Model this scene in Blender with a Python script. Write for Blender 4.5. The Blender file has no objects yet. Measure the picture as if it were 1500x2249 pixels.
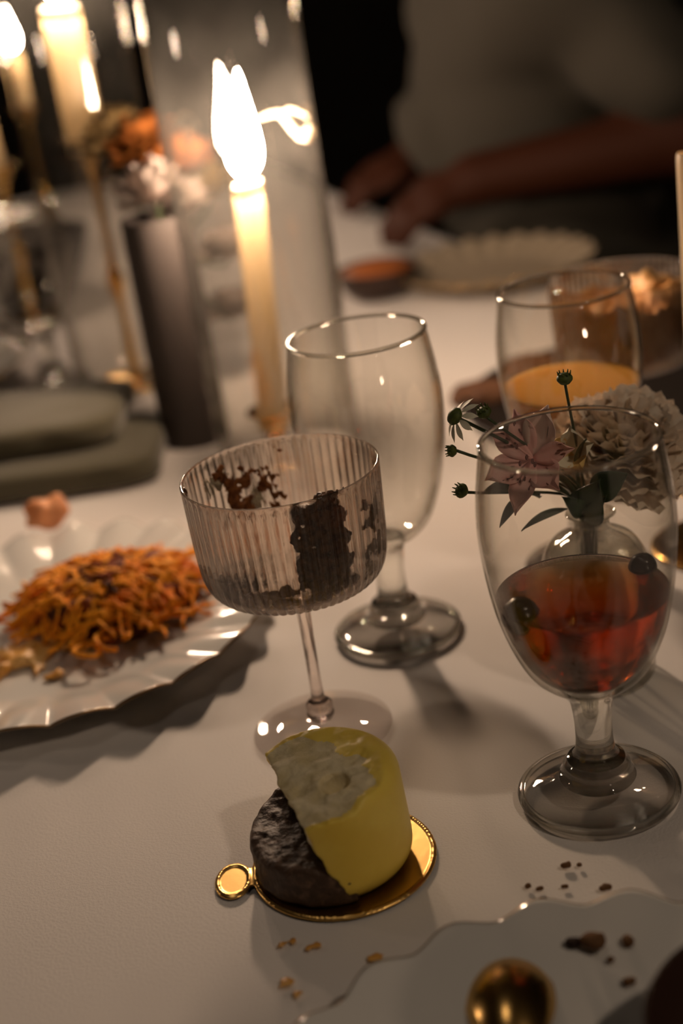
import bpy, bmesh, math, random
import numpy as np
from mathutils import Vector, Matrix

SC = bpy.context.scene
COL = SC.collection
R = math.radians
rnd = random.Random(7)

# ------------------------------------------------------------------ camera
CAM_H, PITCH, ROLL, FPX = 0.3665, R(22.4), R(8.8), 50.0 / 36.0 * 2249.0
FWD = Vector((0, math.cos(PITCH), -math.sin(PITCH)))
R0 = Vector((1, 0, 0))
U0 = Vector((0, math.sin(PITCH), math.cos(PITCH)))
CX = R0 * math.cos(ROLL) - U0 * math.sin(ROLL)
CY = R0 * math.sin(ROLL) + U0 * math.cos(ROLL)
CAM = Vector((0, 0, CAM_H))

cam = bpy.data.cameras.new('camera')
cam.sensor_fit = 'VERTICAL'; cam.sensor_height = 36.0; cam.sensor_width = 24.0; cam.lens = 50.0
cam.clip_start = 0.01; cam.clip_end = 50
cam.dof.use_dof = True; cam.dof.focus_distance = 0.625; cam.dof.aperture_fstop = 4.0
co = bpy.data.objects.new('camera', cam); COL.objects.link(co)
co.matrix_world = Matrix((
    (CX.x, CY.x, -FWD.x, CAM.x), (CX.y, CY.y, -FWD.y, CAM.y), (CX.z, CY.z, -FWD.z, CAM.z), (0, 0, 0, 1)))
SC.camera = co

def ray(px, py):
    return FWD + CX * ((px - 750) / FPX) - CY * ((py - 1124.5) / FPX)
def at(px, py, z=0.0):
    """the point at height z seen at that place of the photograph"""
    d = ray(px, py); return CAM + d * ((z - CAM_H) / d.z)
def at_d(px, py, D):
    """the point at ground distance D from the photographer"""
    d = ray(px, py); return CAM + d * (D / d.y)

# ------------------------------------------------------------------ world, lamps, exposure
w = bpy.data.worlds.new('night'); SC.world = w; w.use_nodes = True
w.node_tree.nodes['Background'].inputs[0].default_value = (0.85, 0.9, 0.8, 1)
w.node_tree.nodes['Background'].inputs[1].default_value = 0.012
SC.view_settings.view_transform = 'Standard'; SC.view_settings.look = 'None'
SC.view_settings.gamma = 1.0; SC.view_settings.use_curve_mapping = False
SC.view_settings.exposure = -0.18
FLAME = 520.0
SC.cycles.max_bounces = 10; SC.cycles.diffuse_bounces = 3; SC.cycles.glossy_bounces = 4
SC.cycles.transmission_bounces = 8; SC.cycles.transparent_max_bounces = 24
SC.cycles.caustics_reflective = False; SC.cycles.caustics_refractive = False; SC.cycles.use_light_tree = False; SC.cycles.light_sampling_threshold = .03

def lamp(name, loc, power, col, radius):
    l = bpy.data.lights.new(name, 'POINT'); l.energy = power; l.color = col; l.shadow_soft_size = radius
    o = bpy.data.objects.new(name, l); COL.objects.link(o); o.location = loc; return o
lamp('pendant_lamp', (0.80, -0.20, 1.30), 14.0, (1, .77, .57), 0.04)
lamp('table_candle_light', (0.36, 0.02, 0.15), 0.85, (1, .74, .53), 0.012)
lamp('left_table_candle_light', (-0.60, 0.80, 0.26), 0.5, (1, .73, .53), 0.012)

lamp('overhead_fill', (-.35, .75, 1.95), 4.5, (1, .80, .62), 0.22)  # added soft fill from above to lift the shadows, no known fitting

# ------------------------------------------------------------------ node helpers
def mat(name):
    m = bpy.data.materials.new(name); m.use_nodes = True
    nt = m.node_tree; nt.nodes.clear()
    out = nt.nodes.new('ShaderNodeOutputMaterial')
    return m, nt, out
def N(nt, kind, **kw):
    n = nt.nodes.new('ShaderNode' + kind)
    for k, v in kw.items():
        if k in n.inputs: n.inputs[k].default_value = v
        else: setattr(n, k, v)
    return n
def rgba(c): return (c[0], c[1], c[2], 1.0)
def pbr(name, c, rough=0.5, c2=None, scale=30.0, bump=0.0, bscale=200.0, metal=0.0, trans=0.0, ior=1.45,
        sss=0.0, srad=(.01, .006, .003), coat=0.0, sheen=0.0, lo=0.4, hi=0.6, detail=4.0, spec=0.5):
    m, nt, out = mat(name)
    p = N(nt, 'BsdfPrincipled'); nt.links.new(p.outputs[0], out.inputs[0])
    p.inputs['Base Color'].default_value = rgba(c); p.inputs['Roughness'].default_value = rough
    p.inputs['Metallic'].default_value = metal; p.inputs['IOR'].default_value = ior
    p.inputs['Transmission Weight'].default_value = trans; p.inputs['Specular IOR Level'].default_value = spec
    p.inputs['Coat Weight'].default_value = coat; p.inputs['Sheen Weight'].default_value = sheen
    p.inputs['Coat Roughness'].default_value = 0.05
    if sss:
        p.inputs['Subsurface Weight'].default_value = sss
        p.inputs['Subsurface Radius'].default_value = srad; p.inputs['Subsurface Scale'].default_value = 1.0
    tc = N(nt, 'TexCoord')
    if c2 is not None:
        n = N(nt, 'TexNoise', Scale=scale, Detail=detail); nt.links.new(tc.outputs['Object'], n.inputs['Vector'])
        r = N(nt, 'ValToRGB'); r.color_ramp.elements[0].position = lo; r.color_ramp.elements[1].position = hi
        r.color_ramp.elements[0].color = rgba(c); r.color_ramp.elements[1].color = rgba(c2)
        nt.links.new(n.outputs[0], r.inputs[0]); nt.links.new(r.outputs[0], p.inputs['Base Color'])
    if bump:
        n = N(nt, 'TexNoise', Scale=bscale, Detail=3.0); nt.links.new(tc.outputs['Object'], n.inputs['Vector'])
        b = N(nt, 'Bump', Strength=1.0, Distance=bump); nt.links.new(n.outputs[0], b.inputs['Height'])
        nt.links.new(b.outputs[0], p.inputs['Normal'])
    return m
def thin_glass(name, tint=(.97, .96, .94), edge=(.5, .47, .42), refl=.045, refract=0.0, pw=3.0, film=0.0):
    """clear wall glass: light passes, the surface mirrors by Fresnel, long slanting paths absorb more"""
    m, nt, out = mat(name)
    lw = N(nt, 'LayerWeight', Blend=0.5)
    p5 = N(nt, 'Math', operation='POWER'); p5.inputs[1].default_value = 5.0
    p3 = N(nt, 'Math', operation='POWER'); p3.inputs[1].default_value = pw
    nt.links.new(lw.outputs['Facing'], p5.inputs[0]); nt.links.new(lw.outputs['Facing'], p3.inputs[0])
    fr = N(nt, 'MapRange'); fr.inputs['To Min'].default_value = refl; fr.inputs['To Max'].default_value = 1.0
    nt.links.new(p5.outputs[0], fr.inputs[0])
    mx = N(nt, 'Mix', data_type='RGBA'); mx.inputs[6].default_value = rgba(tint); mx.inputs[7].default_value = rgba(edge)
    nt.links.new(p3.outputs[0], mx.inputs[0])
    t = N(nt, 'BsdfTransparent'); nt.links.new(mx.outputs[2], t.inputs[0])
    g = N(nt, 'BsdfGlossy'); g.inputs['Roughness'].default_value = 0.015; g.inputs[0].default_value = (1, 1, 1, 1)
    ms = N(nt, 'MixShader'); nt.links.new(fr.outputs[0], ms.inputs[0])
    nt.links.new(t.outputs[0], ms.inputs[1]); nt.links.new(g.outputs[0], ms.inputs[2])
    last = ms
    if refract:
        gl = N(nt, 'BsdfGlass'); gl.inputs['IOR'].default_value = 1.45; gl.inputs['Roughness'].default_value = 0.0
        gl.inputs[0].default_value = rgba(tint)
        m2 = N(nt, 'MixShader'); m2.inputs[0].default_value = refract
        nt.links.new(ms.outputs[0], m2.inputs[1]); nt.links.new(gl.outputs[0], m2.inputs[2]); last = m2
    if film:                                              # hazy glow around the flame, put into the glass as a mottled pale layer
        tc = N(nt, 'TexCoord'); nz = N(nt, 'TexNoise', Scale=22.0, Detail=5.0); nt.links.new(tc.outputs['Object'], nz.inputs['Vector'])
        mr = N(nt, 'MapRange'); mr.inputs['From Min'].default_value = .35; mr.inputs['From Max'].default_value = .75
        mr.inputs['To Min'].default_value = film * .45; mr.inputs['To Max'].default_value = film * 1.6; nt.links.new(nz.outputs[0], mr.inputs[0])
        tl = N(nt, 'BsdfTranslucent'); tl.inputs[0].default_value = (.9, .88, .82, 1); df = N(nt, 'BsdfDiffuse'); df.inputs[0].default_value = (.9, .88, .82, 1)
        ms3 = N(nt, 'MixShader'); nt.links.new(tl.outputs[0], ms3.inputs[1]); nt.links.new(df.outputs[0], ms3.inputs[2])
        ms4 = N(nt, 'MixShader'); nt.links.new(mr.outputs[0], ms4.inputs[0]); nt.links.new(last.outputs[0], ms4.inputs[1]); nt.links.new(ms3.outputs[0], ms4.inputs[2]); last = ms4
    nt.links.new(last.outputs[0], out.inputs[0])
    return m
def solid_glass(name, c=(.98, .98, .96), ior=1.5, absorb=None, dens=0.0, clear=0.0):
    m, nt, out = mat(name)
    g = N(nt, 'BsdfGlass'); g.inputs[0].default_value = rgba(c); g.inputs['IOR'].default_value = ior
    g.inputs['Roughness'].default_value = 0.0
    sh = g
    if clear:
        t = N(nt, 'BsdfTransparent'); sh = N(nt, 'MixShader'); sh.inputs[0].default_value = clear
        nt.links.new(g.outputs[0], sh.inputs[1]); nt.links.new(t.outputs[0], sh.inputs[2])
    nt.links.new(sh.outputs[0], out.inputs[0])
    if absorb:
        v = N(nt, 'VolumeAbsorption'); v.inputs[0].default_value = rgba(absorb); v.inputs[1].default_value = dens
        nt.links.new(v.outputs[0], out.inputs['Volume'])
    return m
def flame_mat():
    m, nt, out = mat('flame')
    e = N(nt, 'Emission'); e.inputs[0].default_value = (1, .715, .51, 1); e.inputs[1].default_value = FLAME
    nt.links.new(e.outputs[0], out.inputs[0]); return m

M = {}
M['cloth'] = pbr('cloth', (.80, .755, .72), .9, bump=.00025, bscale=900, sheen=.2)
M['glass'] = thin_glass('glass', (.98, .975, .96), (.45, .42, .36))
M['foot_glass'] = thin_glass('foot_glass', (.99, .985, .975), (.6, .57, .50), .06, refract=.10, pw=5.0)
M['knop_glass'] = thin_glass('knop_glass', (.985, .98, .97), (.45, .43, .38), .08, refract=.35)
M['stem_glass'] = thin_glass('stem_glass', (.98, .98, .96), (.5, .5, .45), .06, refract=.75)
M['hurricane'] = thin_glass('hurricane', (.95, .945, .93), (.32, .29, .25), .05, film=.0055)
M['ribbed'] = thin_glass('ribbed', (.985, .945, .91), (.42, .30, .22), .06, refract=.60)
M['coupe_foot'] = thin_glass('coupe_foot', (.992, .975, .965), (.75, .68, .63), .06, refract=.07, pw=5.0)
M['coupe_stem'] = thin_glass('coupe_stem', (.98, .94, .92), (.5, .42, .38), .06, refract=.75)
M['tea'] = solid_glass('tea', (1, .97, .94), 1.34, (.93, .60, .08), 115.0, clear=.12)
M['juice'] = pbr('juice', (.85, .42, .10), .25, sss=.3)
def wax_mat():
    m, nt, out = mat('wax')
    d = N(nt, 'BsdfDiffuse'); d.inputs[0].default_value = (.90, .80, .62, 1)
    t = N(nt, 'BsdfTranslucent'); t.inputs[0].default_value = (.88, .70, .44, 1)
    g = N(nt, 'BsdfGlossy'); g.inputs['Roughness'].default_value = .4
    a = N(nt, 'MixShader'); a.inputs[0].default_value = .58; nt.links.new(d.outputs[0], a.inputs[1]); nt.links.new(t.outputs[0], a.inputs[2])
    b = N(nt, 'MixShader'); b.inputs[0].default_value = .04; nt.links.new(a.outputs[0], b.inputs[1]); nt.links.new(g.outputs[0], b.inputs[2])
    nt.links.new(b.outputs[0], out.inputs[0]); return m
M['wax'] = wax_mat()
M['melted_wax'] = thin_glass('melted_wax', (.97, .93, .84), (.8, .7, .5), .04)
M['wick'] = pbr('wick', (.03, .02, .015), .9)
M['flame'] = flame_mat()
M['gold'] = pbr('gold', (.80, .50, .17), .22, metal=1.0)
M['gold_card'] = pbr('gold_card', (.86, .55, .18), .28, metal=1.0, bump=.00006, bscale=300)
M['dark_gold'] = pbr('dark_gold', (.22, .13, .05), .35, metal=.8)
M['plate'] = pbr('plate', (.78, .76, .72), .12, coat=.6)
M['beige'] = pbr('beige', (.36, .30, .22), .3)
M['strand'] = pbr('strand', (.92, .36, .02), .55, c2=(.70, .17, .008), scale=38, lo=.48, hi=.66, spec=.15)
M['strand_dark'] = pbr('strand_dark', (.26, .05, .006), .6, c2=(.07, .018, .004), scale=60, spec=.15)
M['sauce'] = pbr('sauce', (.70, .33, .06), .35, c2=(.80, .48, .16), scale=70)
M['glaze'] = pbr('glaze', (.86, .66, .12), .42, c2=(.80, .58, .085), scale=40, bump=.0002, bscale=260, sss=.25, srad=(.004, .003, .001))
M['mousse'] = pbr('mousse', (.78, .68, .44), .7, c2=(.66, .55, .30), scale=90, bump=.0006, bscale=350)
M['sponge'] = pbr('sponge', (.06, .032, .018), .55, c2=(.17, .10, .062), scale=230, bump=.0007, bscale=520, lo=.5, hi=.74)
M['chocolate'] = pbr('chocolate', (.06, .020, .008), .4, c2=(.20, .085, .030), scale=260, bump=.0007, bscale=500)
M['choc_smear'] = pbr('choc_smear', (.42, .15, .04), .45, c2=(.20, .06, .015), scale=260, bump=.0004, bscale=600)
M['tan_smear'] = pbr('tan_smear', (.52, .29, .11), .5, c2=(.26, .12, .04), scale=180, bump=.0004, bscale=500)
M['cream'] = pbr('cream', (.78, .64, .42), .5)
M['berry'] = pbr('berry', (.035, .012, .010), .25)
M['olive'] = pbr('olive', (.075, .066, .035), .85, sheen=.4, bump=.0002, bscale=900)
M['salmon'] = pbr('salmon', (.80, .36, .16), .5, c2=(.62, .24, .09), scale=60)
M['grey_vase'] = pbr('grey_vase', (.07, .059, .054), .7, spec=.2)
M['pink'] = pbr('pink', (.80, .42, .38), .6, c2=(.86, .52, .47), scale=120)
M['pink_pale'] = pbr('pink_pale', (.90, .66, .58), .6)
M['pink_dark'] = pbr('pink_dark', (.16, .04, .035), .6)
M['pale_flower'] = pbr('pale_flower', (.30, .25, .225), .8, spec=.1)
M['peach_flower'] = pbr('peach_flower', (.26, .085, .018), .8, spec=.1)
M['tan_flower'] = pbr('tan_flower', (.22, .15, .065), .8, spec=.1)
M['carnation'] = pbr('carnation', (.93, .82, .68), .7, c2=(.90, .72, .55), scale=80)
M['white_petal'] = pbr('white_petal', (.78, .74, .58), .6)
M['stem'] = pbr('stem', (.035, .055, .020), .5)
M['leaf'] = pbr('leaf', (.020, .040, .020), .45, c2=(.035, .065, .026), scale=90)
M['bud'] = pbr('bud', (.085, .11, .018), .6, c2=(.05, .07, .012), scale=500)
M['crumb'] = pbr('crumb', (.15, .07, .025), .8)
M['crumb_dark'] = pbr('crumb_dark', (.03, .013, .008), .8)
M['slate'] = pbr('slate', (.018, .014, .012), .45)
M['brown_cake'] = pbr('brown_cake', (.10, .04, .018), .7, c2=(.16, .07, .03), scale=60)
M['terracotta'] = pbr('terracotta', (.36, .11, .03), .45)
M['orange_mousse'] = pbr('orange_mousse', (.85, .50, .20), .5, c2=(.62, .27, .07), scale=45, bump=.0006, bscale=250)
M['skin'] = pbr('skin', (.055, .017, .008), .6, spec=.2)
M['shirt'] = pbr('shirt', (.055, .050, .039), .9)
M['black_cloth'] = pbr('black_cloth', (.010, .009, .009), .9)
M['hair'] = pbr('hair', (.01, .008, .006), .6)
M['wood'] = pbr('wood', (.06, .035, .02), .5, c2=(.09, .05, .028), scale=12)
M['wall'] = pbr('wall', (.022, .019, .016), .9, c2=(.028, .024, .02), scale=3)
M['floor'] = pbr('floor', (.02, .016, .013), .6, c2=(.028, .022, .018), scale=4)
M['brown_bowl'] = pbr('brown_bowl', (.030, .014, .009), .35)

# ------------------------------------------------------------------ geometry helpers
def obj(name, verts, faces, m, parent=None, loc=None, smooth=True, mats=None, fm=None):
    me = bpy.data.meshes.new(name)
    me.from_pydata([tuple(map(float, v)) for v in verts], [], [tuple(int(i) for i in f) for f in faces])
    me.update()
    for k in (mats or [m]): me.materials.append(M[k])
    if fm is not None: me.polygons.foreach_set('material_index', np.asarray(fm, dtype=np.int32))
    if smooth: me.polygons.foreach_set('use_smooth', np.ones(len(me.polygons), dtype=bool))
    o = bpy.data.objects.new(name, me); COL.objects.link(o)
    if parent is not None: o.parent = parent
    if loc is not None: o.location = loc
    return o
def tag(o, label, cat, group=None, kind=None):
    o['label'] = label; o['category'] = cat
    if group: o['group'] = group
    if kind: o['kind'] = kind
    return o
def thing(name, label, cat, loc=(0, 0, 0), rz=0.0, group=None):
    o = bpy.data.objects.new(name, None); COL.objects.link(o); o.empty_display_size = .02
    o.location = loc; o.rotation_euler = (0, 0, rz); return tag(o, label, cat, group)
def struct(name, verts, faces, m, loc=None):
    o = obj(name, verts, faces, m, loc=loc, smooth=False); o['kind'] = 'structure'; return o
def copy_tree(o, loc, label=None, group=None, rz=None):
    c = o.copy(); COL.objects.link(c); c.location = loc
    if rz is not None: c.rotation_euler = (0, 0, rz)
    if label: c['label'] = label
    if group: c['group'] = group
    for ch in list(o.children):
        d = ch.copy(); COL.objects.link(d); d.parent = c
        for g in list(ch.children):
            e = g.copy(); COL.objects.link(e); e.parent = d
    return c
def lathe(prof, seg=64, rfun=None):
    """revolve (r, z) points; r = 0 closes to a single point"""
    V, F, rings = [], [], []
    for (r, z) in prof:
        if r < 1e-6: rings.append([len(V)]); V.append((0, 0, z)); continue
        ring = []
        for k in range(seg):
            a = 2 * math.pi * k / seg
            rr = r if rfun is None else rfun(r, z, a)
            zz = z
            if isinstance(rr, tuple): rr, zz = rr
            ring.append(len(V)); V.append((rr * math.cos(a), rr * math.sin(a), zz))
        rings.append(ring)
    for A, B in zip(rings[:-1], rings[1:]):
        if len(A) == 1 and len(B) == 1: continue
        for k in range(seg):
            k2 = (k + 1) % seg
            if len(A) == 1: F.append((A[0], B[k2], B[k]))
            elif len(B) == 1: F.append((A[k], A[k2], B[0]))
            else: F.append((A[k], A[k2], B[k2], B[k]))
    return V, F
def smoothp(pts, n=6):
    """Catmull-Rom through (r, z) points"""
    P = [np.array(p, float) for p in pts]; out = []
    for i in range(len(P) - 1):
        p0 = P[max(i - 1, 0)]; p1 = P[i]; p2 = P[i + 1]; p3 = P[min(i + 2, len(P) - 1)]
        for k in range(n):
            t = k / n
            q = .5 * (2 * p1 + (p2 - p0) * t + (2 * p0 - 5 * p1 + 4 * p2 - p3) * t * t + (3 * p1 - p0 - 3 * p2 + p3) * t ** 3)
            out.append(tuple(q))
    out.append(tuple(P[-1])); return out
def prof(pts, n=6):
    return [(max(r, 0.0), z) for r, z in smoothp(pts, n)]
def tube(pts, rad, seg=6, caps=True):
    P = [Vector(p) for p in pts]; V, F = [], []; n = len(P)
    t0 = (P[1] - P[0]).normalized(); a = Vector((0, 0, 1)) if abs(t0.z) < .9 else Vector((1, 0, 0))
    u = t0.cross(a).normalized()
    for i in range(n):
        t = (P[min(i + 1, n - 1)] - P[max(i - 1, 0)]).normalized()
        u = (u - t * u.dot(t)).normalized(); v = t.cross(u)
        r = rad[i] if isinstance(rad, (list, tuple)) else rad
        for k in range(seg):
            b = 2 * math.pi * k / seg
            V.append(P[i] + (u * math.cos(b) + v * math.sin(b)) * r)
    for i in range(n - 1):
        for k in range(seg):
            k2 = (k + 1) % seg
            F.append((i * seg + k, i * seg + k2, (i + 1) * seg + k2, (i + 1) * seg + k))
    if caps:
        F.append(tuple(range(seg - 1, -1, -1))); F.append(tuple(range((n - 1) * seg, n * seg)))
    return V, F
def bez(a, b, c, d, n=10):
    a, b, c, d = map(Vector, (a, b, c, d)); out = []
    for i in range(n + 1):
        t = i / n; s = 1 - t
        out.append(a * s ** 3 + b * 3 * s * s * t + c * 3 * s * t * t + d * t ** 3)
    return out
def join(parts):
    V, F = [], []
    for v, f in parts:
        o = len(V); V += list(v); F += [tuple(i + o for i in q) for q in f]
    return V, F
def box(lo, hi):
    x0, y0, z0 = lo; x1, y1, z1 = hi
    return ([(x0, y0, z0), (x1, y0, z0), (x1, y1, z0), (x0, y1, z0), (x0, y0, z1), (x1, y0, z1), (x1, y1, z1), (x0, y1, z1)],
            [(3, 2, 1, 0), (4, 5, 6, 7), (0, 1, 5, 4), (1, 2, 6, 5), (2, 3, 7, 6), (3, 0, 4, 7)])
def vnoise(P, s, seed=0):
    q = P * s + 1000.0; i = np.floor(q).astype(np.int64); f = q - i; f = f * f * (3 - 2 * f)
    def h(a, b, c):
        x = (a * 73856093) ^ (b * 19349663) ^ (c * 83492791) ^ (seed * 2654435761)
        x = (x ^ (x >> 13)) * 1274126177 & 0x7fffffff
        return ((x ^ (x >> 16)) & 0xffff) / 65535.0
    r = 0.0
    for dx in (0, 1):
        for dy in (0, 1):
            for dz in (0, 1):
                wgt = (f[..., 0] if dx else 1 - f[..., 0]) * (f[..., 1] if dy else 1 - f[..., 1]) * (f[..., 2] if dz else 1 - f[..., 2])
                r = r + wgt * h(i[..., 0] + dx, i[..., 1] + dy, i[..., 2] + dz)
    return r * 2 - 1
def fbm(P, s, seed=0, oct=3):
    r = 0.0; a = 1.0
    for k in range(oct): r = r + a * vnoise(P, s * 2 ** k, seed + k); a *= .5
    return r
def nets(f, lo, hi, h):
    """naive surface nets of f < 0"""
    lo = np.array(lo, float); hi = np.array(hi, float)
    n = np.ceil((hi - lo) / h).astype(int) + 1
    G = np.stack(np.meshgrid(*[lo[a] + h * np.arange(n[a]) for a in range(3)], indexing='ij'), -1)
    V = f(G); S = V < 0; c = n - 1
    acc = np.zeros((*c, 3)); cnt = np.zeros(c)
    def sl(o): return tuple(slice(o[a], o[a] + c[a]) for a in range(3))
    for a in range(3):
        b, d = [k for k in range(3) if k != a]
        for i in (0, 1):
            for j in (0, 1):
                o0 = [0, 0, 0]; o0[b] = i; o0[d] = j; o1 = list(o0); o1[a] = 1
                v0, v1 = V[sl(o0)], V[sl(o1)]; m = S[sl(o0)] != S[sl(o1)]
                t = np.where(m, v0 / np.where(m, v0 - v1, 1), 0)
                p = np.zeros((*c, 3)); p[..., b] = i; p[..., d] = j; p[..., a] = t
                acc += p * m[..., None]; cnt += m
    act = cnt > 0; idx = -np.ones(c, int); idx[act] = np.arange(act.sum())
    cells = np.argwhere(act); verts = lo + h * (cells + acc[act] / cnt[act][:, None])
    faces = []
    for a in range(3):
        b, d = [(1, 2), (2, 0), (0, 1)][a]
        s0 = [slice(None)] * 3; s1 = [slice(None)] * 3
        s0[a] = slice(0, n[a] - 1); s1[a] = slice(1, n[a])
        m = S[tuple(s0)] != S[tuple(s1)]; ins = S[tuple(s0)]
        I = np.argwhere(m); I = I[(I[:, b] > 0) & (I[:, d] > 0) & (I[:, b] < n[b] - 1) & (I[:, d] < n[d] - 1)]
        e_b = np.zeros(3, int); e_b[b] = 1; e_d = np.zeros(3, int); e_d[d] = 1
        q = np.stack([idx[tuple((I - x).T)] for x in (0 * e_b, e_b, e_b + e_d, e_d)], 1)
        fl = ins[tuple(I.T)]; q[~fl] = q[~fl][:, ::-1]
        faces.append(q)
    return verts, np.concatenate(faces)
def smin(a, b, k):
    h = np.clip(.5 + .5 * (b - a) / k, 0, 1); return b * (1 - h) + a * h - k * h * (1 - h)
def capsule(P, a, b, ra, rb):
    a = np.array(a, float); b = np.array(b, float); ab = b - a
    t = np.clip(((P - a) @ ab) / (ab @ ab), 0, 1)
    return np.linalg.norm(P - a - t[..., None] * ab, axis=-1) - (ra + (rb - ra) * t)
def ell(P, c, r):
    r = np.array(r, float); q = (P - np.array(c, float)) / r
    return (np.linalg.norm(q, axis=-1) - 1) * r.min()
def petal_mesh(L, W, curl=.2, cup=.2, frill=0.0, nu=5, nv=7, tip=.35, seed=0, fan=False):
    """a petal along +x, lying in xy, face up"""
    rr = random.Random(seed); V, F = [], []
    for j in range(nv + 1):
        t = j / nv
        wd = (W * (.14 + .86 * t ** .8) if fan else W * (math.sin(math.pi * min(1, t * .93 + .05)) ** .75) * (.55 + .6 * t)) 
        for i in range(nu + 1):
            s = i / nu * 2 - 1
            x = L * t * (1 - (0.10 if fan else tip * .3) * s * s * t); y = wd * .5 * s
            z = curl * L * t * t + cup * W * s * s * t
            if frill: 
                z += frill * math.sin(s * 9 + seed * 1.7) * t * t; x += frill * .8 * math.cos(s * 13 + seed) * t * t + rr.uniform(-.5, .5) * frill * t ** 3
            V.append((x, y, z))
    for j in range(nv):
        for i in range(nu):
            a = j * (nu + 1) + i; F.append((a, a + 1, a + nu + 2, a + nu + 1))
    return V, F
def frame(d, up=(0, 0, 1)):
    """rotation whose x axis is d and z axis is as near up as can be"""
    x = Vector(d).normalized(); u = Vector(up); z = (u - x * u.dot(x))
    if z.length < 1e-4: z = Vector((1, 0, 0)) - x * x.x
    z.normalize(); y = z.cross(x)
    return Matrix(((x.x, y.x, z.x), (x.y, y.y, z.y), (x.z, y.z, z.z)))
def put(V, Mx, t): 
    t = Vector(t); return [Mx @ Vector(v) + t for v in V]

# ------------------------------------------------------------------ the room
FZ = -0.75
struct('floor', *box((-3, -2.5, FZ - .1), (3.5, 5.5, FZ)), 'floor')
struct('wall_back', *box((-3, 5.5, FZ), (3.5, 5.6, 2.2)), 'wall')
struct('wall_left', *box((-3.1, -2.5, FZ), (-3, 5.5, 2.2)), 'wall')
struct('wall_right', *box((3.5, -2.5, FZ), (3.6, 5.5, 2.2)), 'wall')
struct('wall_front', *box((-3, -2.6, FZ), (3.5, -2.5, 2.2)), 'wall')
struct('ceiling', *box((-3, -2.5, 2.2), (3.5, 5.5, 2.3)), 'wall')

# ------------------------------------------------------------------ table and cloth
EDGE_D = Vector((-.262, .965, 0)).normalized()          # the table's long direction
EDGE_P = Vector((.225, 1.505, 0))                         # a point on its right edge
LEFTW = Vector((-EDGE_D.y, EDGE_D.x, 0))
def tp(s, t, z=0.0):                                      # s along the table, t to the left of the right edge
    p = EDGE_P + EDGE_D * s + LEFTW * t; return Vector((p.x, p.y, z))
S0, S1, TW = -1.95, 1.15, 1.45
table = thing('dining_table', 'long dining table hidden under the white tablecloth', 'table', (0, 0, 0))
c = [tp(S0 + .02, .02), tp(S1 - .02, .02), tp(S1 - .02, TW - .02), tp(S0 + .02, TW - .02)]
V = [(p.x, p.y, z) for z in (-.04, -.006) for p in c]
obj('table_top', V, [(0, 1, 2, 3), (7, 6, 5, 4), (0, 4, 5, 1), (1, 5, 6, 2), (2, 6, 7, 3), (3, 7, 4, 0)], 'wood', table, smooth=False)
for s in (S0 + .15, S1 - .15):
    for t in (.15, TW - .15):
        p = tp(s, t); V, F = lathe([(0, FZ), (.03, FZ), (.035, -.04), (0, -.04)], 12)
        obj('leg', V, F, 'wood', table, loc=(p.x, p.y, 0))
ns, nt_ = 310, 145
ss = np.linspace(S0, S1, ns + 1); tt = np.linspace(0, TW, nt_ + 1)
PG = np.array([[tuple(tp(a, b)) for b in tt] for a in ss])
zz = -.0009 * (.5 + .5 * np.clip(fbm(PG, 9.0, 3, 3), -1, 1)) - .0003
V = [(x, y, z) for (x, y, _), z in zip(PG.reshape(-1, 3), zz.reshape(-1))]
F = [(i * (nt_ + 1) + j, (i + 1) * (nt_ + 1) + j, (i + 1) * (nt_ + 1) + j + 1, i * (nt_ + 1) + j + 1) for i in range(ns) for j in range(nt_)]
# the cloth falls over the edges in soft waves
border = [(i, 0) for i in range(ns)] + [(ns, j) for j in range(nt_)] + [(i, nt_) for i in range(ns, 0, -1)] + [(0, j) for j in range(nt_, 0, -1)]
prev = [i * (nt_ + 1) + j for i, j in border]
cen = tp((S0 + S1) / 2, TW / 2)
for lv in range(1, 9):
    d = lv / 8 * .34; cur = []
    for k, (i, j) in enumerate(border):
        p = Vector(PG[i, j]); o = Vector((0, 0, 0))
        if j == 0: o -= LEFTW
        if j == nt_: o += LEFTW
        if i == 0: o -= EDGE_D
        if i == ns: o += EDGE_D
        q = p + o * (.012 * min(1, lv / 2) + .022 * (lv / 8) * (1 + math.sin(k * .42)))
        cur.append(len(V)); V.append((q.x, q.y, -.001 - d * (1 if lv > 1 else .6)))
    n = len(border)
    for k in range(n): F.append((prev[k], cur[k], cur[(k + 1) % n], prev[(k + 1) % n]))
    prev = cur
tag(obj('tablecloth', V, F, 'cloth'), 'white tablecloth covering the long dining table', 'tablecloth')

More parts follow.
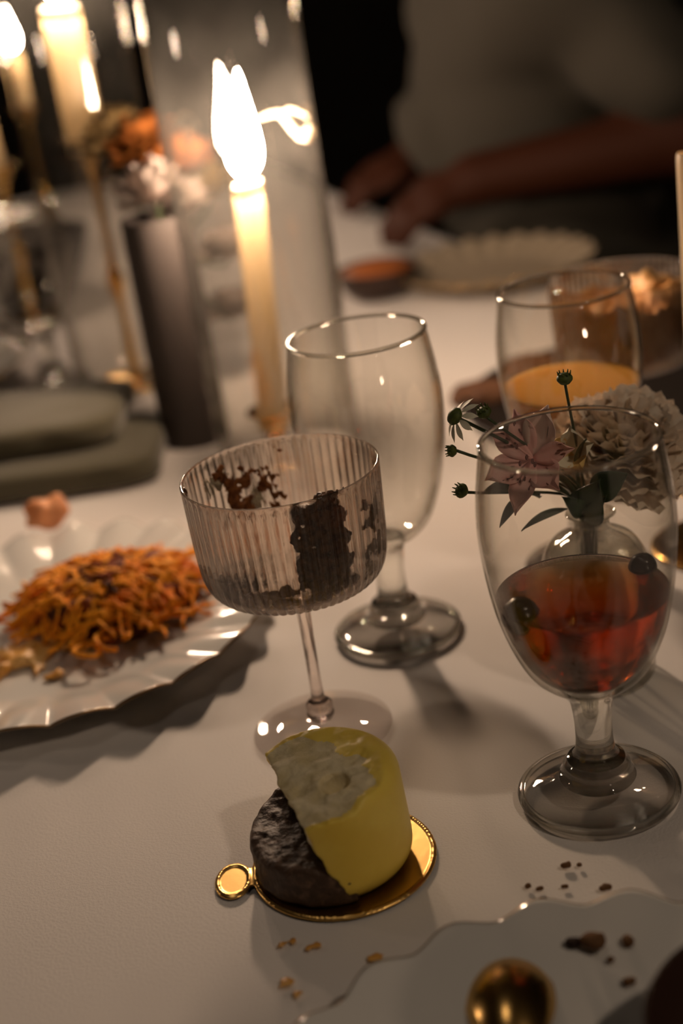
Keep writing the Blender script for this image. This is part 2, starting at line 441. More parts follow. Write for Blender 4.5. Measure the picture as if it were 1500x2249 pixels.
# ------------------------------------------------------------------ goblets
def make_goblet(label, loc, group):
    t = thing('water_goblet', label, 'goblet', loc, 0, group)
    outer = prof([(.0115, .0545), (.0185, .0575), (.0265, .066), (.0330, .081), (.0371, .098), (.0394, .115), (.0402, .130), (.0391, .146), (.0360, .1655)], 6)
    rim = [(.0358, .1668), (.0352, .1672), (.0347, .1668), (.0346, .1655)]
    inner = prof([(.0346, .1655), (.0377, .146), (.0388, .130), (.0380, .115), (.0357, .098), (.0316, .0815), (.0250, .0675), (.016, .0595), (0, .0575)], 6)
    V, F = lathe(outer + rim[:-1] + inner, 96); obj('bowl', V, F, 'glass', t)
    V, F = [], []
    ring = [(.0353 + .0011 * math.cos(a), .1665 + .0011 * math.sin(a)) for a in np.linspace(0, 2 * math.pi, 9)]
    V, F = lathe(ring, 96); obj('rim', V, F, 'stem_glass', t)
    st = [(0, .0570), (.0095, .0570)] + prof([(.0112, .0545), (.0095, .049), (.0084, .042), (.0080, .034), (.0083, .026), (.0098, .0205), (.0128, .0188)], 5) + [(0, .0188)]
    V, F = lathe(st[::-1], 64); obj('stem', V, F, 'stem_glass', t)
    st = [(0, .0187)] + prof([(.0128, .0187), (.0146, .0160), (.0140, .0135), (.0152, .0112), (.0168, .0098)], 5) + [(.0160, .0085), (0, .0060)]
    V, F = lathe(st[::-1], 64); obj('knop', V, F, 'knop_glass', t)
    st = [(0, .0105)] + prof([(.0160, .0102), (.0190, .0085), (.0265, .0058), (.0330, .0043)], 5) + [(.0330, .0002), (0, .0002)]
    V, F = lathe(st[::-1], 80); obj('foot', V, F, 'foot_glass', t)
    st = prof([(.0326, .0043), (.0343, .0040), (.0355, .0026), (.0348, .0009), (.0330, .0002)], 4) + [(.0326, .0010), (.0326, .0043)]
    V, F = lathe(st[::-1], 80); obj('foot_rim', V, F, 'stem_glass', t)
    return t
gl = 'water goblets on the table'
G1 = Vector((.0930, .5245, 0)); G2 = Vector((.0212, .7050, 0)); G3 = Vector((.1375, .752, 0))
gob = make_goblet('stemmed goblet of dark amber drink in front of the flowers', G1, gl)
copy_tree(gob, G2, 'empty stemmed goblet behind the ribbed coupe beside the lit candle', gl).scale = (1, 1, 1.03)
copy_tree(gob, G3, 'stemmed goblet of pale orange juice behind the flowers', gl)
p = at(122, 846); copy_tree(gob, (p.x, p.y, 0), 'blurred goblet beside the tall gold candlestick', gl)
p = at(20, 765); copy_tree(gob, (p.x - .01, p.y, 0), 'blurred goblet at the left edge behind the olive napkin', gl)

def drink(name, m, level, label, loc):
    wall = [(r - .00025, z) for r, z in prof([(.0380, .115), (.0357, .098), (.0316, .0815), (.0250, .0675), (.016, .0595), (.004, .0577)], 6)]
    pr = []
    top = [q for q in wall if q[1] < level]
    r0 = top[0][0] + (level - top[0][1]) * .35
    pr = [(0, level)] + [(r0 * k, level) for k in (.3, .6, .85, .96)] + [(r0, level + .0006)] + top + [(0, .0577)]
    V, F = lathe(pr[::-1], 80)
    return tag(obj(name, V, F, m, loc=loc), label, 'drink')
drink('amber_drink', 'tea', .0985, 'dark amber drink filling the lower half of the front goblet', G1)
drink('orange_juice', 'juice', .1115, 'pale orange juice in the goblet behind the flowers', G3)

def blob(name, loc, r, m, label, cat, seed, amp=.15, squash=(1, 1, 1), group=None, res=9, parent=None):
    rr = np.array(squash) * r
    def f(P): return ell(P, (0, 0, 0), rr) + amp * r * fbm(P, 1.1 / r, seed, 2)
    V, F = nets(f, -rr * 1.6, rr * 1.6, 2 * r / res)
    zmin = min(v[2] for v in V); V = [(x, y, z - zmin) for x, y, z in V]
    o = obj(name, V, F, m, parent, loc=loc)
    if parent is None: tag(o, label, cat, group)
    return o
p = at_d(1136, 1290, .517); blob('dark_berry', (p.x, p.y, .089), .0078, 'berry', 'dark berry floating at the left of the amber drink', 'berry', 3, .08)
p = at_d(1414, 1262, .540); blob('dark_berry', (p.x, p.y, .092), .0062, 'berry', 'smaller dark berry floating at the right of the amber drink', 'berry', 5, .08)
for k in range(16):
    a = R(58 + 5.2 * k + rnd.uniform(-2, 2)); rb = rnd.uniform(.0006, .0014); q = .0345 - rb - rnd.uniform(0, .0015)
    V, F = lathe([(rb * math.sin(b), -rb * math.cos(b)) for b in np.linspace(0, math.pi, 7)], 10)
    tag(obj('bubble', V, F, 'glass', loc=(G1.x + q * math.cos(a), G1.y + q * math.sin(a), .0985 + rb * .6)),
        'tiny bubble on the amber drink against the back of the goblet', 'bubble', 'bubbles on the amber drink')

# ------------------------------------------------------------------ ribbed coupes
RIBS = 60
def make_coupe(label, loc, group, rz=0.0):
    t = thing('ribbed_coupe', label, 'coupe glass', loc, rz, group)
    outer = prof([(.0050, .0795), (.020, .0798), (.034, .0815), (.0405, .0855), (.0437, .092), (.0450, .102), (.0458, .120), (.0464, .1388)], 5)
    rim = [(.0462, .1394), (.0457, .1396), (.0452, .1393)]
    inner = prof([(.0450, .1385), (.0444, .120), (.0436, .102), (.0422, .0935), (.0390, .0875), (.033, .0838), (.020, .0822), (.008, .0820)], 5) + [(0, .0820)]
    no = len(outer)
    oset = set((round(a, 7), round(b, 7)) for a, b in outer)
    def rf(r, z, a):
        if (round(r, 7), round(z, 7)) in oset and r > .012:
            k = min(1, (r - .012) / .02) * min(1, max(0, (.1388 - z) / .002))
            return r - .0011 * k * (1 - abs(math.cos(a * RIBS / 2)))
        return r
    V, F = lathe([(0, .0795)] + outer + rim + inner, RIBS * 8, rf); obj('bowl', V, F, 'ribbed', t)
    st = [(0, .0797), (.0062, .0797)] + prof([(.0062, .0790), (.0046, .0765), (.0037, .071), (.0031, .055), (.0030, .035), (.0032, .0205), (.0042, .0172), (.0050, .0165)], 5)
    V, F = lathe((st + [(0, .0165)])[::-1], 40); obj('stem', V, F, 'coupe_stem', t)
    kn = [(0, .0166)] + prof([(.0050, .0166), (.0066, .0150), (.0068, .0128), (.0062, .0112), (.0070, .0096), (.0060, .0070), (.0045, .0056)], 4) + [(0, .0056)]
    V, F = lathe(kn[::-1], 40); obj('knop', V, F, 'coupe_stem', t)
    ft = [(0, .0058), (.006, .0056)] + prof([(.010, .0046), (.020, .0030), (.031, .0022), (.0342, .0018), (.0347, .0010), (.0340, .0003)], 4) + [(0, .0003)]
    V, F = lathe(ft[::-1], 96); obj('foot', V, F, 'coupe_foot', t)
    return t
C1 = Vector((-.0254, .6136, 0)); C2 = Vector((.1945, .862, 0))
cg = 'ribbed dessert coupes'
coupe = make_coupe('ribbed coupe glass smeared with chocolate remains behind the bitten cake', C1, cg)
copy_tree(coupe, C2, 'ribbed coupe glass full of orange mousse at the right edge', cg)

def inner_r(z):
    zs = [.0822, .0838, .0875, .0935, .102, .120, .1385]; rs = [.020, .033, .0390, .0422, .0436, .0444, .0450]
    return np.interp(z, zs, rs) - .0002
def residue(name, c, a0, a1, z0, z1, m, thick, thr, seed, label, ns=180.0, h=.0005, bias=None):
    """food stuck on the inner wall of the coupe, ragged at its edges"""
    pts = []
    am = R((a0 + a1) / 2); ah = R(abs(a1 - a0) / 2); zm = (z0 + z1) / 2; zh = (z1 - z0) / 2
    def f(P):
        a = np.arctan2(P[..., 1], P[..., 0]); rr = np.hypot(P[..., 0], P[..., 1])
        da = np.abs((a - am + np.pi) % (2 * np.pi) - np.pi) / ah; dz = np.abs(P[..., 2] - zm) / zh
        n = fbm(P, ns, seed, 3)
        cov = thr + .9 * n - 1.3 * np.maximum(da, dz) ** 3
        if bias is not None: cov = cov + bias(da * np.sign(a - am), (P[..., 2] - z0) / (z1 - z0))
        th = thick * np.clip(cov, -1, 1.2) * (1 + .5 * vnoise(P, ns * 2.2, seed + 9))
        wall = inner_r(P[..., 2]); fl = .0824
        return np.maximum(np.maximum(rr - wall, (wall - rr) - th), fl - P[..., 2])
    aa = np.linspace(am - ah, am + ah, 9); lo = [min(.02 * math.cos(x) for x in aa), min(.02 * math.sin(x) for x in aa)]
    xs = [q * math.cos(x) for x in aa for q in (.046, .046 - thick * 2.4)]; ys = [q * math.sin(x) for x in aa for q in (.046, .046 - thick * 2.4)]
    V, F = nets(f, (min(xs) - .001, min(ys) - .001, max(z0, .0824) - .0015), (max(xs) + .001, max(ys) + .001, z1 + .001), h)
    return tag(obj(name, V, F, m, loc=c), label, 'dessert remains')
residue('chocolate_lump', C1, -88, -48, .083, .1390, 'chocolate', .0135, .85, 11, 'dark chocolate lump clinging to the right front inside the ribbed coupe')
residue('tan_smear', C1, -46, 14, .083, .1375, 'tan_smear', .0014, .50, 21, 'tan mousse smear on the right wall of the ribbed coupe')
residue('chocolate_sludge', C1, -182, -125, .0825, .1005, 'chocolate', .014, 1.3, 31, 'dark chocolate residue low at the left inside the ribbed coupe')
residue('chocolate_streaks', C1, -130, -85, .0825, .101, 'tan_smear', .0055, .55, 36, 'streaky chocolate residue low at the front of the ribbed coupe', ns=260)
residue('chocolate_specks', C1, 84, 146, .090, .1380, 'choc_smear', .0016, .22, 41, 'reddish brown chocolate specks on the back wall of the ribbed coupe', ns=200)
residue('cream_film', C1, 96, 160, .098, .1388, 'cream', .0005, .30, 52, 'thin cream film on the back wall of the ribbed coupe', ns=70)
residue('rim_chocolate', C1, 172, 194, .126, .1392, 'chocolate', .0028, .55, 61, 'small chocolate bit stuck at the left rim of the ribbed coupe')
residue('bottom_bits', C1, -60, 40, .0825, .090, 'choc_smear', .006, .35, 71, 'brown chocolate bits at the bottom right of the ribbed coupe')

def f_or(P):
    rr = np.hypot(P[..., 0], P[..., 1]); top = .124 + .009 * fbm(P * np.array([1, 1, 0]), 55, 5, 3) + .006 * (P[..., 0] > .01)
    return np.maximum(np.maximum(rr - inner_r(P[..., 2]), P[..., 2] - top), .0826 - P[..., 2])
V, F = nets(f_or, (-.047, -.047, .081), (.047, .047, .142), .0016)
tag(obj('orange_mousse', V, F, 'orange_mousse', loc=C2), 'orange mousse filling the ribbed coupe at the right edge', 'dessert')

# ------------------------------------------------------------------ candles
def make_flame(parent, h, r, z, lean=(0, 0)):
    pr = [(0, 0)] + prof([(.4 * r, .02 * h), (.85 * r, .12 * h), (r, .27 * h), (.84 * r, .46 * h), (.5 * r, .70 * h), (.2 * r, .90 * h)], 2) + [(0, h)]
    V, F = lathe(pr, 12)
    V = [(x + lean[0] * (q / h) ** 1.5, y + lean[1] * (q / h) ** 1.5, q + z) for x, y, q in V]
    obj('flame', V, F, 'flame', parent)
def make_candle(label, loc, h, r, lit=True, fh=.045, fr=.006, seed=0, group='taper candles'):
    t = thing('taper_candle', label, 'candle', loc, 0, group)
    rr = random.Random(seed); ph = rr.uniform(0, 6)
    def rf(q, z, a): return (q * (1 + .012 * math.sin(3 * a + ph)), z + (.0018 * math.sin(a + ph) if z > h - .006 else 0))
    fine = [(0, 0), (r * 1.02, 0)] + [(r * (1.02 - .02 * k / 12), h * (.02 + .94 * k / 12)) for k in range(13)] + prof([(r, h - .004), (r * .98, h - .0016), (r * .92, h), (r * .84, h - .0012), (r * .82, h - .004)], 3)
    V, F = lathe(fine, 32, rf); obj('wax', V, F, 'wax', t)
    V, F = lathe([(0, h - .0036), (r * .5, h - .0036), (r * .83, h - .003)], 24); obj('melt_pool', V, F, 'melted_wax' if lit else 'wax', t)
    V, F = tube([(0, 0, h - .004), (.0003, 0, h + .004), (.0012, .0004, h + .009)], .0008, 6); obj('wick', V, F, 'wick', t)
    if lit: make_flame(t, fh, fr, h + .0035, (rr.uniform(-.003, .003), 0))
    return t
def make_holder(label, loc, h, cup=.019):
    t = thing('candle_holder', label, 'candle holder', loc, 0, 'gold candle holders')
    V, F = lathe(([(0, .006)] + prof([(.008, .006), (.03, .0045), (.036, .003), (.0365, .0012), (.035, 0)], 3) + [(0, 0)])[::-1], 40); obj('base', V, F, 'gold', t)
    if h > .08:
        s = prof([(.007, .005), (.0055, .012), (.0045, .03), (.004, h * .35), (.0075, h * .42), (.0075, h * .46), (.004, h * .52), (.0042, h * .8), (.006, h - .020), (.009, h - .017)], 5)
    else: s = prof([(.010, .005), (.0075, .012), (.0085, h - .018), (.0105, h - .014)], 5)
    V, F = lathe([(0, .005)] + s + [(0, h - .014)], 32); obj('stem', V, F, 'gold', t)
    c = prof([(.006, h - .016), (.0115, h - .012), (.0128, h - .004), (cup, h), (cup + .0008, h + .0012), (cup, h + .0018), (.0122, h - .002), (.0115, h - .010)], 4) + [(0, h - .010)]
    V, F = lathe([(0, h - .016)] + c, 40); obj('cup', V, F, 'gold', t)
    return t
def make_hurricane(label, loc, r, h):
    rw = .0028; n = 24
    pr = [(r - rw, .0005), (r, .0005)] + [(r, h * k / n) for k in range(1, n)] + [(r, h - .001), (r - rw / 2, h), (r - rw, h - .001)] + [(r - rw, h * k / n) for k in range(n - 1, 0, -1)] + [(r - rw, .0005)]
    def rf(q, z, a): return q + .0005 * math.sin(2 * a + z * 13) + .00035 * math.sin(3 * a - z * 31)
    V, F = lathe(pr, 96, rf); return tag(obj('hurricane_glass', V, F, 'hurricane', loc=loc), label, 'hurricane glass', 'hurricane candle glasses')

CA = Vector((-.0397, 1.019, 0))
make_holder('short gold holder under the lit candle in the middle hurricane', CA, .036)
mc = make_candle('lit ivory taper candle inside the middle hurricane glass', CA + Vector((0, 0, .0265)), .179, .0106, True, .074, .0125, 1)
mc.rotation_euler = (0, R(3.0), 0)
HC = CA + Vector((.009, 0, 0))
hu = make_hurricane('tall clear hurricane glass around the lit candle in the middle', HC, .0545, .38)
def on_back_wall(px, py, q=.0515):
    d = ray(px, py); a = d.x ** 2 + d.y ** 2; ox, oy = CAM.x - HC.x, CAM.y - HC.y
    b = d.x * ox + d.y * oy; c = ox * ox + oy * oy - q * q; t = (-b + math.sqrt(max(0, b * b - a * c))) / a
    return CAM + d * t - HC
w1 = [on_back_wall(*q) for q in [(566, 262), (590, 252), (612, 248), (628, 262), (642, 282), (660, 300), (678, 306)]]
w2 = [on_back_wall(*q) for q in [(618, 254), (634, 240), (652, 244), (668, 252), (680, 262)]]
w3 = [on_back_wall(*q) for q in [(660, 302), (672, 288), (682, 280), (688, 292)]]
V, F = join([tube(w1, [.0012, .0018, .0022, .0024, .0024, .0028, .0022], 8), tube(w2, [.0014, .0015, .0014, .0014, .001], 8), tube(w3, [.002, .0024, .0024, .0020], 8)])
obj('wall_squiggle', V, F, 'wax', hu)['label'] = 'pale looped squiggle on the inner wall'  # pale squiggle of joined tubes along the back wall
CL = at(300, 838)
make_holder('tall gold candlestick behind the goblets at the left', CL, .222, .020)
make_candle('tall ivory candle on the tall gold candlestick at the left', CL + Vector((0, 0, .212)), .120, .0165, True, .05, .008, 2)
make_hurricane('clear hurricane glass around the tall left candle', CL, .054, .46)
CF = at_d(74, 330, 1.95); CF.z = 0
make_holder('slim gold candlestick far back at the left', CF, .20)
ft = at_d(42, 112, 1.95)
make_candle('far lit candle at the upper left corner', CF + Vector((0, 0, .19)), ft.z - .19, .0105, True, .050, .0100, 3)
CE = at_d(8, 420, 1.62); CE.z = 0
make_holder('gold candlestick cut by the left edge', CE, .17)
make_candle('ivory candle cut by the left edge of the picture', CE + Vector((-.006, 0, .16)), at_d(-8, 150, 1.62).z - .16, .0125, True, .05, .008, 4)
CR = at_d(1530, 338, .75)
make_holder('gold holder of the unlit candle beyond the right edge', (CR.x, CR.y, 0), .036)
make_candle('unlit ivory candle cut by the right edge of the picture', (CR.x, CR.y, .0265), CR.z - .0265, .0106, False, seed=6)

# ------------------------------------------------------------------ plates
def make_plate(label, loc, Rm, n=24, rim='dark_gold', rz=0.0, hz=.020, fl=.0040, body='plate'):
    t = thing('scalloped_plate', label, 'plate', loc, rz, 'white scalloped plates')
    def amp(r): return max(0, min(1, (r / Rm - .60) / .40))
    def rf(r, z, a):
        k = amp(r); w = math.cos(n * a)
        return (r * (1 + .016 * k * k * w), z + fl * k * (abs(math.cos(n * a / 2)) - .6) + .0006 * k * w)
    top = prof([(.45 * Rm, .0040), (.58 * Rm, .0042), (.66 * Rm, .0062), (.78 * Rm, .0105), (.90 * Rm, .0105 + .55 * (hz - .0105)), (Rm, hz)], 6)
    bot = prof([(Rm, hz - .0018), (.90 * Rm, .0085 + .55 * (hz - .0105)), (.78 * Rm, .0082), (.66 * Rm, .0040), (.6 * Rm, .0012), (.56 * Rm, 0)], 5)
    V, F = lathe(([(0, .0040)] + top + [(Rm * 1.003, hz - .0009)] + bot + [(0, .0)])[::-1], n * 14, rf); obj('dish', V, F, body, t)
    S = n * 14; ring = []
    for k in range(S):
        a = 2 * math.pi * k / S; q, z = rf(Rm * 1.002, hz - .0007, a); ring.append(Vector((q * math.cos(a), q * math.sin(a), z)))
    V, F = [], []
    for k in range(S):
        d = ring[k]; o = Vector((d.x, d.y, 0)).normalized()
        for b in range(6):
            c = 2 * math.pi * b / 6; V.append(d + o * (.0006 * math.cos(c)) + Vector((0, 0, .0008 * math.sin(c))))
    for k in range(S):
        for b in range(6):
            k2 = (k + 1) % S; b2 = (b + 1) % 6; F.append((k * 6 + b, k2 * 6 + b, k2 * 6 + b2, k * 6 + b2))
    obj('rim_band', V, F, rim, t)
    return t
P1 = Vector((-.180, .763, 0)); P2 = Vector((.058, .300, 0))
make_plate('white scalloped plate with an orange shredded nest at the left', P1, .131, hz=.0165)
make_plate('white scalloped plate with the gold spoon at the bottom edge', P2, .131, rz=.06, fl=.0012)
pb = Vector((-.405, 1.36, 0)); make_plate('blurred white plate far back at the left', pb, .12)
pg = at(1085, 585, .012); make_plate('gold rimmed beige plate by the far table edge', (pg.x, pg.y, 0), .105, rim='gold', rz=.1, body='beige')

# shredded orange nest
NC = at(246, 1325, .010); NC.z = .0045
nest = thing('pastry_nest', 'orange shredded pastry nest on the left scalloped plate', 'food', NC)
def f_n(P):
    a = np.arctan2(P[..., 1], P[..., 0])
    return ell(P, (0, 0, .004), (.046, .042, .024)) + .006 * fbm(P, 60, 4, 3)
V, F = nets(lambda P: np.maximum(f_n(P), .0004 - P[..., 2]), (-.06, -.055, -.001), (.06, .055, .045), .0018); obj('core', V, F, 'strand_dark', nest)
def strands(n, rad, zc, spread, seed, L=.03):
    rr = random.Random(seed); parts = []
    for k in range(n):
        a = rr.uniform(0, 6.283); q = spread * math.sqrt(rr.random())
        x, y = q * 1.15 * math.cos(a), q * math.sin(a)
        zt = zc * math.sqrt(max(.05, 1 - (q / (spread * 1.1)) ** 2)) + rr.uniform(-.003, .006)
        d = rr.uniform(0, 6.283); cv = rr.uniform(-90, 90); le = rr.uniform(.5, 1.3) * L; m = 9; pts = []
        x -= math.cos(d) * le / 2; y -= math.sin(d) * le / 2; wz = rr.uniform(0, 6)
        for i in range(m):
            s = i / (m - 1)
            qq = math.hypot(x / 1.15, y); hh = zc * math.sqrt(max(.02, 1 - min(1, qq / (spread * 1.08)) ** 2))
            pts.append((x, y, max(.0012, .45 * zt + .6 * hh + .0016 * math.sin(wz + s * 7))))
            x += math.cos(d) * le / (m - 1); y += math.sin(d) * le / (m - 1); d += cv * le / (m - 1) + rr.uniform(-.25, .25)
        parts.append(tube(pts, rr.uniform(.6, 1.25) * rad, 5))
    return join(parts)
V, F = strands(330, .0014, .026, .047, 5, .038); o = obj('strands', V, F, 'strand', nest); o['kind'] = 'stuff'
V, F = strands(90, .0012, .027, .040, 8, .030); o = obj('dark_strands', V, F, 'strand_dark', nest); o['kind'] = 'stuff'
sc = at(40, 1450, .006); sc.z = .0046
def f_s(P): 
    return np.maximum(ell(P, (0, 0, 0), (.032, .020, .0055)) + .0045 * fbm(P, 75, 14, 3), .0002 - P[..., 2])
V, F = nets(f_s, (-.045, -.03, -.001), (.045, .03, .012), .0012)
tag(obj('orange_sauce', V, F, 'sauce', loc=sc), 'orange sauce smear at the front of the left plate', 'sauce')
V, F = nets(lambda P: ell(P, (0, 0, .010), (.017, .008, .011)) + .002 * fbm(P, 90, 24, 2), (-.03, -.02, -.005), (.03, .02, .03), .0012)
zmin = min(v[2] for v in V); V = [(x, y, z - zmin) for x, y, z in V]
p = at(118, 1165, .012); tag(obj('salmon_garnish', V, F, 'salmon', loc=(p.x, p.y, .0125)), 'salmon coloured garnish on the back rim of the left plate', 'garnish').rotation_euler = (0, 0, .5)

# ------------------------------------------------------------------ bitten cake on its gold board
BC = Vector((-.0215, .5037, 0))
tab = Vector((-.0690, .5005, 0)) - BC
def f_board(P):
    d = np.hypot(P[..., 0], P[..., 1]) - .0397
    e = ell(P * np.array([1, 1, 0]), (tab.x, tab.y, 0), (.0082, .0122, 1.0)) if False else (np.hypot((P[..., 0] - tab.x) / .0082, (P[..., 1] - tab.y) / .0122) - 1) * .0082
    d = smin(d, e, .0025)
    top = .0012 + .0007 * np.clip(1 - np.abs(d + .0014) / .0010, 0, 1)
    return np.maximum(d, np.maximum(P[..., 2] - top, .0002 - P[..., 2]))
V, F = nets(f_board, (-.060, -.042, -.0006), (.042, .042, .0028), .0006)
tag(obj('gold_cake_board', V, F, 'gold_card', loc=BC), 'round gold cake board with a small tab under the bitten cake', 'cake board')

KC = Vector((-.0255, .5045, .0013))
cake = thing('lemon_cake', 'half eaten yellow mousse cake with chocolate base on the gold board', 'cake', KC)
def cake_outer(P):
    r = np.hypot(P[..., 0], P[..., 1]); z = P[..., 2]
    R_ = .0345 - .05 * np.clip(z - .012, 0, 1)      # sides taper a little
    d = np.stack([r - (R_ - .009), np.abs(z - .0245) - (.0245 - .009)], -1)
    return np.linalg.norm(np.maximum(d, 0), axis=-1) + np.minimum(d.max(-1), 0) - .009
def cake_cut(P):
    # the top is eaten away in a slope to the left, the left side is bitten off with an overhang
    n1 = np.array([-.16, -.12, .97]); n1 /= np.linalg.norm(n1)
    n2 = np.array([-.90, -.20, -.34]); n2 /= np.linalg.norm(n2)
    c1 = (P - np.array([.017, .0, .0470])) @ n1 + .0015 * fbm(P, 120, 31, 3)
    c2 = (P - np.array([-.0015, -.028, .016])) @ n2 + .0018 * fbm(P, 110, 33, 3)
    hol = .0065 - np.linalg.norm((P - np.array([.006, -.010, .0455])) * np.array([1, 1, .8]), axis=-1)
    return np.maximum(np.maximum(c1, c2), hol)
def cake_fn(P): return np.maximum(np.maximum(cake_outer(P), cake_cut(P)), -P[..., 2])
V, F = nets(cake_fn, (-.037, -.037, -.001), (.037, .037, .052), .0008)
ctr = V[F].mean(1); fo = cake_outer(ctr)
fm = np.where(fo > -.0022, 0, 1); fm[cake_cut(ctr) < -.0012] = 0
obj('yellow_mousse', V, F, 'glaze', cake, mats=['glaze', 'mousse'], fm=fm)
def base_fn(P):
    r = np.hypot(P[..., 0], P[..., 1]); z = P[..., 2]
    top = .0185 + .0009 * fbm(P, 160, 41, 3) + .22 * np.clip(P[..., 1] - .006, 0, 1)
    d = np.stack([r - (.0340 - .0035), np.abs(z - .5 * top) - (.5 * top - .0035)], -1)
    o = np.linalg.norm(np.maximum(d, 0), axis=-1) + np.minimum(d.max(-1), 0) - .0035 + .0005 * fbm(P, 260, 43, 2)
    keep = P[..., 0] - .0085
    return np.maximum(np.maximum(o, keep), -z)
V, F = nets(base_fn, (-.037, -.037, -.001), (.02, .037, .032), .0008); obj('chocolate_base', V, F, 'sponge', cake)

# ------------------------------------------------------------------ spoon, dark bowl, crumbs in front
def superslab(P, c, r, e=4): return (np.sum(np.abs((P - np.array(c)) / np.array(r)) ** e, -1) ** (1 / e) - 1) * min(r)
tip = at(1108, 2082, .012); dirv = Vector((-.10, -1, 0)).normalized()
spoon = thing('gold_spoon', 'gold spoon lying on the bottom plate', 'spoon', (tip.x, tip.y, .0068))
V, F = [], []
nu, nv = 20, 10; Ls, Ws = .052, .034
for sgn in (0, 1):
    for j in range(nv + 1):
        for i in range(nu + 1):
            t = i / nu; s = j / nv * 2 - 1
            wd = Ws / 2 * (math.sin(math.pi * (t * .96 + .02)) ** .55) * (1.08 - .25 * t)
            z = .011 * (1 - (s * s) * .8 * math.sin(math.pi * t) - (2 * t - 1) ** 2 * .9) - (.0012 if sgn else 0)
            q = dirv * (t * Ls) + Vector((-dirv.y, dirv.x, 0)) * (wd * s)
            V.append((q.x, q.y, z + .0012))
for sgn in (0, 1):
    b = sgn * (nu + 1) * (nv + 1)
    for j in range(nv):
        for i in range(nu):
            a = b + j * (nu + 1) + i; q = (a, a + 1, a + nu + 2, a + nu + 1); F.append(q if sgn == 0 else q[::-1])
m = (nu + 1) * (nv + 1)
edge = [j * (nu + 1) for j in range(nv + 1)] + [nv * (nu + 1) + i for i in range(1, nu + 1)] + [j * (nu + 1) + nu for j in range(nv - 1, -1, -1)] + [i for i in range(nu - 1, 0, -1)]
for k in range(len(edge)):
    a, b = edge[k], edge[(k + 1) % len(edge)]; F.append((a, b, b + m, a + m))
obj('spoon_bowl', V, F, 'gold', spoon)
e = dirv * .051
V, F = tube([e + Vector((0, 0, .0022)), e + dirv * .02 + Vector((0, 0, .005)), e + dirv * .07 + Vector((0, 0, .016)), e + dirv * .12 + Vector((0, 0, .019))], [.0028, .002, .0024, .0042], 10); obj('handle', V, F, 'gold', spoon)

bp = Vector((.1140, .3310, .0052))
bw = prof([(.022, .0), (.030, .004), (.042, .018), (.047, .036), (.0465, .0375), (.0455, .036), (.040, .019), (.028, .007)], 5)
V, F = lathe([(0, 0)] + bw + [(0, .006)], 64)
tag(obj('brown_bowl', V, F, 'brown_bowl', loc=bp), 'dark brown bowl cut by the lower right corner', 'bowl')

def plate_z(x, y, c, Rm=.131, hz=.020):
    r = math.hypot(x - c.x, y - c.y) / Rm
    if r > 1.0: return 0.0
    return float(np.interp(r, [0, .58, .66, .78, .90, 1.0], [.0040, .0042, .0062, .0105, .0160, hz]))
crumbs = [(1245, 1906, .0022, 0), (1272, 1904, .0014, 0), (1330, 1956, .0022, 0), (1160, 1950, .0020, 0), (1186, 1955, .0015, 0),
          (1192, 1982, .0020, 0), (1175, 1992, .0019, 0), (1242, 1950, .0016, 0), (1315, 2036, .0030, 1), (1302, 2076, .0042, 0),
          (1258, 2075, .0026, 1), (1380, 2072, .0030, 0), (1386, 2160, .0026, 0), (1195, 2076, .0020, 0), (1340, 2110, .0017, 0),
          (632, 2072, .0042, 2), (688, 2082, .0030, 2), (826, 2106, .0030, 2), (628, 2160, .0036, 2), (652, 2185, .0022, 2)]
LABS = ['brown crumb below the amber goblet foot, left of its smaller twin', 'tiny brown crumb below the amber goblet foot, right of a larger one',
        'lone brown crumb furthest right below the amber goblet foot', 'leftmost brown crumb of the row below the amber goblet',
        'second brown crumb from the left in the row below the amber goblet', 'upper brown crumb of the pair nearest the bottom plate rim',
        'lower brown crumb of the pair nearest the bottom plate rim', 'pale brown crumb in the middle of the row below the amber goblet',
        'black chocolate crumb on the bottom plate just above the long brown flake', 'long brown flake, the largest crumb on the bottom plate',
        'small black crumb left of the long brown flake on the bottom plate', 'brown crumb right of the long brown flake on the bottom plate',
        'brown crumb nearest to the dark brown bowl', 'brown crumb above the gold spoon on the bottom plate',
        'tiny brown crumb below the long brown flake', 'largest tan sauce drip just below the bitten cake',
        'tan sauce drip right of the largest drip below the cake', 'tan sauce drip nearest to the left rim of the bottom plate',
        'tan sauce drip below the largest drip in front of the cake', 'lowest and smallest tan sauce drip in front of the cake']
for k, (px, py, r, d) in enumerate(crumbs):
    p = at(px, py, .0); z = plate_z(p.x, p.y, P2)
    for _ in range(3):
        p = at(px, py, z); z = plate_z(p.x, p.y, P2)
    lab = LABS[k]
    blob('cake_crumb' if d < 2 else 'sauce_drip', (p.x, p.y, z + .0002), r, ['crumb', 'crumb_dark', 'sauce'][d], lab, 'crumb' if d < 2 else 'sauce', 100 + k, .25 if d < 2 else .10,
         (1, .75, .6) if d < 2 else (1, .8, .16), ['brown cake crumbs', 'dark crumbs', 'tan sauce drips'][d], 7)

